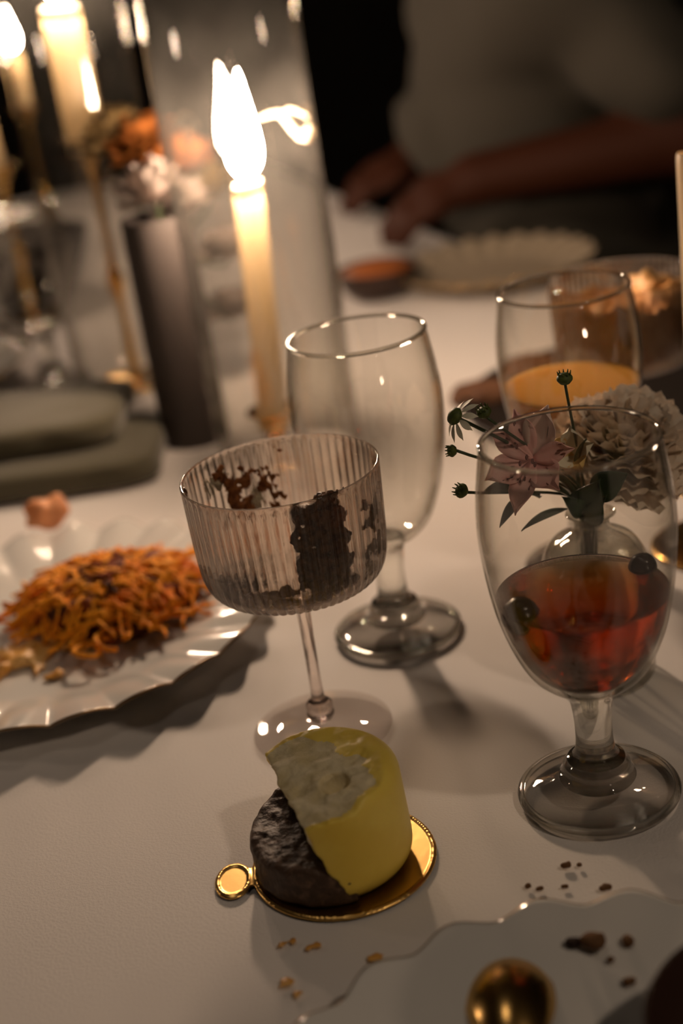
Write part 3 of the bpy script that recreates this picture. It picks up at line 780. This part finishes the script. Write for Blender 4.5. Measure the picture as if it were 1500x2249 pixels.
# ------------------------------------------------------------------ bud vase with flowers
VC = Vector((.1180, .6240, 0))
vo = prof([(.020, 0.0), (.0245, .0015), (.0262, .006), (.0250, .014), (.0262, .022), (.0250, .030), (.0262, .038), (.0252, .046), (.0262, .055), (.0250, .066), (.0205, .0745), (.0130, .0790), (.0092, .0815), (.0088, .0855), (.0105, .0880), (.0122, .0893)], 5)
vi = prof([(.0112, .0898), (.0098, .0880), (.0074, .0850), (.0076, .0815), (.0110, .0775), (.0185, .0725), (.0230, .064), (.0236, .045), (.0236, .020), (.0225, .009)], 5) + [(0, .007)]
V, F = lathe([(0, .0)] + vo + vi, 72); tag(obj('bud_vase', V, F, 'glass', loc=VC), 'small clear glass bud vase behind the amber goblet', 'vase')
M['vase_glass'] = thin_glass('vase_glass', (.97, .97, .94), (.36, .34, .27), .07, refract=.25)
bpy.data.objects['bud_vase'].data.materials[0] = M['vase_glass']
NECK = VC + Vector((0, 0, .086))
def stem_to(end, parent, r=.0009, bow=(0, 0, .02), foot=None, name='stem', m='stem'):
    f = foot if foot is not None else VC + Vector((rnd.uniform(-.012, .012), rnd.uniform(-.012, .012), .012))
    nk = NECK + Vector((rnd.uniform(-.004, .004), rnd.uniform(-.004, .004), 0)); end = Vector(end)
    pts = [f.lerp(nk, i / 5) for i in range(5)] + bez(nk, nk + Vector((0, 0, .02)), end - (end - nk) * .35 + Vector(bow) * .3, end, 12)
    V, F = tube(pts, r, 6); return obj(name, V, F, m, parent)
def leaf(parent, a, b, W, up=(0, -.3, 1), curl=-.15, m='leaf', cup=.12):
    a = Vector(a); b = Vector(b); L = (b - a).length
    V, F = [], []; nu, nv = 4, 10
    for j in range(nv + 1):
        t = j / nv; wd = W * math.sin(math.pi * (t * .97 + .015)) ** .8 * (1.15 - .5 * t)
        for i in range(nu + 1):
            s = i / nu * 2 - 1; V.append((L * t, wd / 2 * s, curl * L * (t - t * t) * 2 * -1 + cup * W * abs(s) - .0))
    for j in range(nv):
        for i in range(nu):
            k = j * (nu + 1) + i; F.append((k, k + 1, k + nu + 2, k + nu + 1))
    o = obj('leaf', put(V, frame(b - a, up), a), F, m, parent)
    md = o.modifiers.new('thick', 'SOLIDIFY'); md.thickness = .0003
    return o

# pink alstroemeria
fc = at_d(1172, 1010, .600)
als = thing('alstroemeria', 'pink lily flower with dark streaks seen through the amber goblet', 'flower')
face = (Vector((-.35, -.75, .55))).normalized()
ux = Vector((0, 0, 1)) - face * face.z; ux.normalize(); uy = face.cross(ux)
for k, (ang, L, W, kind) in enumerate([(20, .027, .019, 'pink_pale'), (80, .022, .012, 'pink'), (135, .025, .018, 'pink'), (188, .029, .014, 'pink'), (238, .025, .018, 'pink'), (300, .023, .012, 'pink'), (-20, .025, .014, 'pink')]):
    d = ux * math.cos(R(ang)) - uy * math.sin(R(ang))
    V, F = petal_mesh(L, W, curl=-.18 if k % 2 else -.05, cup=.22, seed=k)
    o = obj('petal', put(V, frame(d * .88 + face * .48, face), fc + face * (.001 * (k % 2))), F, kind, als)
    md = o.modifiers.new('thick', 'SOLIDIFY'); md.thickness = .0003
    for q in range(5):
        t = rnd.uniform(.35, .75); s = rnd.uniform(-.3, .3)
        if kind == 'pink_pale': continue
        a = frame(d * .88 + face * .48, face) @ Vector((L * t, W * s, (-.18 if k % 2 else -.05) * L * t * t + .22 * W * 4 * s * s * t + .0006)) + fc + face * (.001 * (k % 2))
        b = a + d * .003
        V2, F2 = tube([a, (a + b) / 2 + face * .0003, b], [.0002, .0006, .0002], 5); obj('streak', V2, F2, 'pink_dark', o)
for k in range(5):
    e = fc + face * .016 + ux * rnd.uniform(-.006, .004) + uy * rnd.uniform(-.006, .006)
    V, F = tube(bez(fc, fc + face * .006, e - face * .004, e, 6), .0005, 5); s = obj('stamen', V, F, 'pink', als)
    V, F = tube([e - ux * .0012, e, e + ux * .0012], [.0004, .0008, .0004], 6); obj('anther', V, F, 'pink_dark', s)
stem_to(fc - face * .004, als, .0016)
for (x0, y0, D0, x1, y1, D1, W) in [(1185, 1095, .612, 1062, 1085, .592, .016), (1200, 1010, .604, 1212, 915, .598, .0085), (1150, 1085, .60, 1098, 1160, .59, .006),
                                    (1245, 1120, .61, 1145, 1168, .59, .006), (1280, 1130, .615, 1200, 1072, .60, .014)]:
    leaf(als, at_d(x0, y0, D0), at_d(x1, y1, D1), W)
for (x0, y0, D0, x1, y1, D1, W) in [(1285, 1135, .617, 1320, 1050, .600, .022), (1300, 1090, .61, 1380, 1040, .604, .016), (1300, 1140, .617, 1335, 1085, .598, .010), (1275, 1125, .612, 1232, 1090, .600, .010)]:
    leaf(als, at_d(x0, y0, D0), at_d(x1, y1, D1), W, up=(-.2, -.8, .5), curl=-.3)
# small yellow freesia-like bloom beside it
yc = at_d(1262, 1000, .612)
yel = thing('yellow_bloom', 'small yellow bloom between the pink lily and the cream carnation', 'flower')
M['yellow_petal'] = pbr('yellow_petal', (.72, .50, .18), .6)
for k in range(5):
    a = 2 * math.pi * k / 5; d = ux * math.cos(a) + uy * math.sin(a)
    V, F = petal_mesh(.016, .012, curl=.1, cup=.3, seed=k); obj('petal', put(V, frame(d * .8 + face * .6, face), yc), F, 'yellow_petal' if k % 2 else 'white_petal', yel)
stem_to(yc, yel, .0011)
leaf(yel, at_d(1270, 1030, .61), at_d(1290, 965, .60), .006)

# cream carnation
cc = at_d(1366, 1000, .648)
car = thing('carnation', 'large ruffled cream carnation behind the amber goblet', 'flower')
pm = []
for k in range(4):
    V, F = petal_mesh(.033, .026, curl=.12, cup=.05, frill=.0016, nu=10, nv=7, seed=k + 1, fan=True)
    me = bpy.data.meshes.new('petal'); me.from_pydata(V, [], F); me.materials.append(M['carnation'])
    me.polygons.foreach_set('use_smooth', np.ones(len(me.polygons), dtype=bool)); pm.append(me)
axis = Vector((.18, -.35, .9)).normalized()
ax_x = Vector((1, 0, 0)) - axis * axis.x; ax_x.normalize(); ax_y = axis.cross(ax_x)
NPET = 96
for k in range(NPET):
    cz = 1 - (k + .5) / NPET * 1.28; a = k * 2.39996; sr = math.sqrt(max(0, 1 - cz * cz))
    d = axis * cz + (ax_x * math.cos(a) + ax_y * math.sin(a)) * sr
    o = bpy.data.objects.new('petal', pm[k % 4]); COL.objects.link(o); o.parent = car
    sc_ = (.80 + .26 * sr) * rnd.uniform(.92, 1.06)
    mx = frame(d, axis if cz < .85 else ax_x) @ Matrix.Rotation(rnd.uniform(-.5, .5), 3, 'X')
    o.matrix_local = Matrix.Translation(cc) @ mx.to_4x4() @ Matrix.Scale(sc_, 4)
V, F = lathe([(0, -.016)] + prof([(.003, -.015), (.006, -.008), (.007, 0)], 3) + [(0, .002)], 12)
obj('calyx', put(V, frame(axis.orthogonal(), axis), cc), F, 'stem', car)
stem_to(cc - axis * .012, car, .0014)

# chamomile buds and a daisy
def bud(px, py, D, r, label, away):
    t = thing('chamomile_bud', label, 'flower bud', (0, 0, 0), 0, 'chamomile buds'); c = at_d(px, py, D); aw = Vector(away).normalized()
    pr = [(0, -r * .75)] + prof([(r * .6, -r * .62), (r, -.1 * r), (r * .92, r * .35), (r * .5, r * .7)], 4) + [(0, r * .72)]
    V, F = lathe(pr, 16); Mx = frame(aw.orthogonal(), aw); obj('bud', put(V, Mx, c), F, 'bud', t)
    for k in range(9):
        a = 2 * math.pi * k / 9; d = Mx @ Vector((math.cos(a), math.sin(a), 0))
        V, F = tube([c + d * r * .7 + aw * r * .4, c + d * r * .85 + aw * r * 1.0], [.0005, .0002], 4); obj('bract', V, F, 'bud', t)
    stem_to(c - aw * r * .7, t, .0007, bow=(0, 0, .01))
bud(1240, 832, .600, .0036, 'green chamomile bud standing tallest above the amber goblet', (0, 0, 1))
bud(1063, 906, .590, .0034, 'green chamomile bud beside the small daisy', (-.3, -.2, .9))
bud(993, 990, .590, .0028, 'green chamomile bud pointing left below the small daisy', (-1, -.1, .15))
bud(1014, 1078, .585, .0034, 'lowest green chamomile bud at the left of the amber goblet', (-.7, -.3, .5))
dz = thing('daisy', 'small white daisy at the left of the bouquet', 'flower'); dc = at_d(1000, 915, .590)
dn = Vector((-.75, -.25, .6)).normalized(); Mx = frame(dn.orthogonal(), dn)
V, F = lathe([(0, -.002), (.003, -.0015), (.0042, 0), (.0036, .0018), (.0015, .0030), (0, .0032)], 16); obj('disc', put(V, Mx, dc), F, 'bud', dz)
for k in range(10):
    a = 2 * math.pi * k / 10 + .2; d = Mx @ Vector((math.cos(a), math.sin(a), -.25))
    V, F = petal_mesh(.0085, .0036, curl=-.25, cup=.1, seed=k); obj('petal', put(V, frame(d, dn), dc + d * .003), F, 'white_petal', dz)
stem_to(dc - dn * .002, dz, .0008)

# ------------------------------------------------------------------ right back: dark plate, cake pieces, small bowl
sp = Vector((.215, .935, 0))
V, F = lathe([(0, .0005)] + prof([(.07, .0005), (.11, .003), (.128, .010), (.1285, .0122), (.126, .0122), (.108, .006), (.07, .0035)], 4) + [(0, .0035)], 80)
sp = Vector((.232, 1.02, 0))
tag(obj('dark_plate', V, F, 'slate', loc=sp), 'dark round plate behind the orange juice goblet', 'plate')
for (px, py, rx, ry, rz_, lab) in [(1060, 872, .030, .018, .016, 'brown cake piece left of the juice goblet'), (1165, 820, .026, .020, .018, 'brown cake piece behind the juice goblet')]:
    p = at(px, py, .006)
    V, F = nets(lambda P: np.maximum(superslab(P, (0, 0, rz_ / 2), (rx, ry, rz_ / 2), 4) + .002 * fbm(P, 80, 77, 2), .0003 - P[..., 2]), (-.045, -.035, -.004), (.045, .035, .03), .002)
    onp = math.hypot(p.x - sp.x, p.y - sp.y) < .10
    tag(obj('cake_piece', V, F, 'brown_cake', loc=(p.x, p.y, .004 if onp else .0)), lab, 'cake')
p = at(842, 668)
V, F = lathe([(0, .0)] + prof([(.018, 0), (.030, .004), (.040, .016), (.043, .030), (.042, .0312), (.0405, .030), (.037, .017), (.026, .008)], 5) + [(0, .007)], 64)
tag(obj('brown_dip_bowl', V, F, 'brown_bowl', loc=(p.x, p.y + .035, 0)), 'small dark bowl with orange sauce behind the empty goblet', 'bowl')
V, F = lathe([(0, .0075), (.026, .0085), (.0365, .0172), (.0395, .026), (.030, .033), (.015, .037), (0, .038)], 48)
tag(obj('orange_dip', V, F, 'terracotta', loc=(p.x, p.y + .035, 0)), 'orange brown sauce heaped in the small dark bowl', 'sauce')

# ------------------------------------------------------------------ left back: napkin, grey vase with flowers, gold fork
nk = thing('folded_napkin', 'folded dark olive napkin at the left behind the scalloped plate', 'napkin', (-.235, 1.06, 0), R(-3))
for (cx, cy, z0, rx, ry, hh) in [(0, 0, .0, .105, .062, .024), (-.03, .030, .0235, .105, .060, .024)]:
    V, F = nets(lambda P: superslab(P, (cx, cy, z0 + hh / 2), (rx, ry, hh / 2), 7) + .0005 * fbm(P, 25, 5, 2), (cx - rx - .01, cy - ry - .01, z0 - .004), (cx + rx + .01, cy + ry + .01, z0 + hh + .006), .003)
    V = [(x, y, max(z, .0002)) for x, y, z in V]; obj('fold', V, F, 'olive', nk)
gv = at(432, 962)
V, F = lathe([(0, .0005)] + prof([(.024, .0005), (.0262, .003), (.0265, .05), (.0265, .12), (.0262, .176), (.0252, .178), (.0240, .176), (.0242, .12), (.0242, .02)], 5) + [(0, .006)], 48)
tag(obj('grey_vase', V, F, 'grey_vase', loc=(gv.x, gv.y, 0)), 'slim dark grey vase left of the middle hurricane', 'vase')
def bloom(px, py, D, r, m, label, n=26, stemto=None, seed=0):
    t = thing('garden_bloom', label, 'flower', (0, 0, 0), 0, 'blooms in the grey vase'); c = at_d(px, py, D)
    V, F = petal_mesh(r, r * .85, curl=.25, cup=.2, frill=r * .05, nu=6, nv=5, seed=seed, fan=True)
    me = bpy.data.meshes.new('petal'); me.from_pydata(V, [], F); me.materials.append(M[m])
    me.polygons.foreach_set('use_smooth', np.ones(len(me.polygons), dtype=bool))
    rr = random.Random(seed)
    for k in range(n):
        cz = 1 - (k + .5) / n * 1.3; a = k * 2.39996; sr = math.sqrt(max(0, 1 - cz * cz)); d = Vector((sr * math.cos(a), sr * math.sin(a), cz))
        o = bpy.data.objects.new('petal', me); COL.objects.link(o); o.parent = t
        o.matrix_local = Matrix.Translation(c) @ frame(d, (0, 0, 1) if cz < .85 else (1, 0, 0)).to_4x4() @ Matrix.Scale(rr.uniform(.85, 1.1), 4)
    if stemto is not None:
        s = Vector(stemto); V, F = tube([s] + bez(s + Vector((0, 0, .1)), s + Vector((0, 0, .17)), c - Vector((0, 0, .03)), c, 8), .0014, 6); obj('stem', V, F, 'stem', t)
gf = Vector((gv.x, gv.y, .01))
bloom(345, 440, gv.y - .02, .030, 'pale_flower', 'pale pinkish ruffled bloom at the mouth of the grey vase', stemto=gf, seed=1)
bloom(405, 465, gv.y + .01, .024, 'pale_flower', 'second pale bloom right of the grey vase mouth', stemto=gf, seed=2)
bloom(400, 372, gv.y + .05, .030, 'peach_flower', 'burnt orange bloom above the grey vase', stemto=gf, seed=3)
bloom(330, 345, gv.y + .09, .034, 'peach_flower', 'larger brown orange bloom behind the grey vase', stemto=gf, seed=4)
bloom(258, 330, gv.y + .12, .032, 'tan_flower', 'tan bloom at the upper left of the grey vase', stemto=gf, seed=5)
bloom(500, 560, gv.y + .10, .024, 'pale_flower', 'pale bloom drooping behind the middle hurricane', stemto=gf, seed=6)
bloom(512, 690, gv.y + .11, .026, 'pale_flower', 'lower pale bloom hanging behind the middle hurricane', stemto=gf, seed=7)
bloom(460, 425, gv.y + .12, .026, 'tan_flower', 'tan bloom behind the middle hurricane glass', stemto=gf, seed=8)

# gold fork on the far plate
fk = thing('gold_fork', 'gold fork on the blurred plate far back at the left', 'fork', (pb.x + .005, pb.y - .03, .021), R(-24))
V, F = tube([(-.13, 0, 0), (-.05, 0, .001), (.03, 0, .003), (.055, 0, .002)], [.0045, .003, .0022, .004], 8); obj('handle', V, F, 'gold', fk)
V, F = nets(lambda P: superslab(P, (.068, 0, .0015), (.018, .012, .0016), 3), (.045, -.015, -.002), (.09, .015, .005), .0012); obj('head', V, F, 'gold', fk)
for k in range(4):
    y = (k - 1.5) * .0058; V, F = tube([(.082, y, .0015), (.10, y, .0015), (.118, y, .004)], [.0019, .0016, .0008], 6); obj('tine', V, F, 'gold', fk)
# dark cup far left
p = at(30, 655)
V, F = lathe([(0, 0)] + prof([(.06, 0), (.08, .012), (.105, .065), (.102, .066), (.075, .016)], 4) + [(0, .008)], 48)
tag(obj('black_bowl', V, F, 'slate', loc=(p.x, p.y, 0)), 'black bowl far back at the left edge', 'bowl')

# ------------------------------------------------------------------ the guest across the table
SEAT = -.29
ch = thing('dining_chair', 'dark dining chair under the seated guest', 'chair', (.45, 1.93, FZ))
obj('seat', *box((-.22, -.22, .375), (.22, .22, .428)), 'wood', ch, smooth=False)
obj('backrest', *box((.20, -.21, .428), (.235, .21, .92)), 'wood', ch, smooth=False)
for x in (-.19, .19):
    for y in (-.19, .19):
        V, F = lathe([(0, 0), (.014, 0), (.02, .375), (0, .375)], 10); obj('leg', V, F, 'wood', ch, loc=(x, y, 0))
pe = thing('person', 'seated guest in a light shirt with bare forearm, in shadow', 'person', (.40, 1.92, FZ))
def loc(p): return np.array(p, float) - np.array([.40, 1.92, FZ])
PEL = (.40, 1.92, -.19); CHE = (.30, 1.885, .12); NB = (.265, 1.87, .33); HD = (.20, 1.85, .48)
SHN = (.33, 1.705, .27); SHF = (.29, 2.05, .27); ELN = (.47, 1.64, .085); ELF = (.35, 2.10, .03)
WRN = at_d(1040, 355, 1.655); WRF = (.17, 1.93, .06)
WRN = (WRN.x, WRN.y, WRN.z - .02)
def limb(P, pts, rs, k=.02):
    d = None
    for a, b, ra, rb in zip(pts[:-1], pts[1:], rs[:-1], rs[1:]):
        q = capsule(P, loc(a), loc(b), ra, rb); d = q if d is None else smin(d, q, k)
    return d
def hand(P, wr, dirx, dn, s):
    wr = Vector(wr); dirx = Vector(dirx).normalized(); dn = Vector(dn).normalized(); sd = dn.cross(dirx) * s
    palm = wr + dirx * .055
    d = smin(capsule(P, loc(wr), loc(palm + sd * .018), .022, .017), capsule(P, loc(wr), loc(palm - sd * .018), .022, .017), .015)
    for i, L in enumerate((.060, .068, .064, .050)):
        b = palm + sd * (.028 - .0185 * i); m1 = b + dirx * (L * .55) - dn * .006; e = m1 + dirx * (L * .40) - dn * .020
        d = smin(d, smin(capsule(P, loc(b), loc(m1), .0105, .0095), capsule(P, loc(m1), loc(e), .0095, .008), .004), .005)
    b = wr + dirx * .018 + sd * .024; m1 = b + dirx * .028 + sd * .022; e = m1 + dirx * .028 - dn * .008
    return smin(d, smin(capsule(P, loc(b), loc(m1), .0125, .011), capsule(P, loc(m1), loc(e), .011, .009), .004), .006)
LEGS = {}
for s, hy in ((-1, 1.83), (1, 2.01)):
    LEGS[s] = [(.40, hy, -.205), (.02, hy - .06 * s * 0 - .02, -.205), (.04, hy - .02, -.66)]
def torso(P, g=0.0):
    d = ell(P, loc(PEL), (.15 + g, .17 + g, .13 + g))
    d = smin(d, ell(P, loc(((PEL[0] + CHE[0]) / 2, (PEL[1] + CHE[1]) / 2, -.02)), (.125 + g, .15 + g, .16 + g)), .08)
    d = smin(d, ell(P, loc(CHE), (.125 + g, .17 + g, .19 + g)), .08)
    d = smin(d, capsule(P, loc(SHN), loc(SHF), .062 + g, .062 + g), .06)
    return d
def body(P):
    d = torso(P)
    d = smin(d, capsule(P, loc(NB), loc((HD[0], HD[1], HD[2] - .05)), .058, .055), .03)
    h = ell(P, loc(HD), (.098, .076, .115)); h = smin(h, ell(P, loc((HD[0] - .05, HD[1], HD[2] - .06)), (.05, .05, .06)), .04)
    h = smin(h, capsule(P, loc((HD[0] - .098, HD[1], HD[2] + .005)), loc((HD[0] - .115, HD[1], HD[2] - .025)), .008, .014), .012)
    for s in (-1, 1): h = smin(h, ell(P, loc((HD[0] + .012, HD[1] + .078 * s, HD[2] - .005)), (.02, .008, .032)), .006)
    d = smin(d, h, .02)
    d = smin(d, limb(P, [SHN, ELN, WRN], (.055, .044, .030)), .02); d = smin(d, limb(P, [SHF, ELF, WRF], (.055, .044, .030)), .02)
    d = smin(d, hand(P, WRN, (-.96, -.05, -.25), (0, -.25, 1), -1), .012); d = smin(d, hand(P, WRF, (-.9, -.4, -.15), (0, 0, 1), 1), .012)
    for s in LEGS: d = smin(d, limb(P, LEGS[s], (.085, .058, .042)), .03)
    return d
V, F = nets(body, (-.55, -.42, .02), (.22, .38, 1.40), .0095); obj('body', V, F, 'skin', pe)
def shirt(P):
    g = .014
    d = torso(P, g); d = smin(d, limb(P, [SHN, tuple(np.array(SHN) * .35 + np.array(ELN) * .65)], (.068, .064)), .03)
    d = smin(d, limb(P, [SHF, tuple(np.array(SHF) * .35 + np.array(ELF) * .65)], (.068, .064)), .03)
    W = P @ np.array([[.6, .2, 0], [.1, 1, .1], [.5, 0, .35]])
    d = d + .021 * np.sin(W[..., 0] * 36 + 4 * vnoise(P, 5, 2)) + .016 * fbm(P, 9, 3, 2)
    d = np.minimum(d, torso(P, .007)); d = np.minimum(d, limb(P, [SHN, tuple(np.array(SHN) * .4 + np.array(ELN) * .6)], (.061, .056)))
    d = np.maximum(d, .60 - P[..., 2]); d = np.maximum(d, P[..., 2] - (NB[2] - FZ + .025))
    return d
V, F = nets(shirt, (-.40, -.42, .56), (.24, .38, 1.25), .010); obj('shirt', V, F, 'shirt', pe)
def trousers(P):
    d = ell(P, loc(PEL), (.165, .185, .125))
    for s in LEGS: d = smin(d, limb(P, LEGS[s], (.102, .078, .066)), .04)
    return np.maximum(d + .006 * fbm(P, 14, 8, 2), P[..., 2] - .62)
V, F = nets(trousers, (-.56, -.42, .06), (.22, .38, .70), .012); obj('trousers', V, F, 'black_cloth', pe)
for s in LEGS:
    a = LEGS[s][2]
    V, F = nets(lambda P: np.maximum(smin(capsule(P, loc((a[0], a[1], FZ + .06)), loc((a[0] - .05, a[1], FZ + .045)), .048, .045), capsule(P, loc((a[0] - .05, a[1], FZ + .04)), loc((a[0] - .19, a[1], FZ + .03)), .045, .032), .03), .001 - P[..., 2]),
                (-.70, -.25, -.006), (-.25, .25, .13), .008); obj('shoe', V, F, 'black_cloth', pe)
hl = loc(HD)
V, F = nets(lambda P: np.maximum(ell(P, hl + np.array([.008, 0, .012]), (.106, .086, .118)) + .006 * fbm(P, 40, 9, 2), -(P[..., 0] - hl[0] + .045) * .6 - (P[..., 2] - hl[2] - .03) * .8), hl - .14, hl + .15, .009); obj('hair', V, F, 'hair', pe)
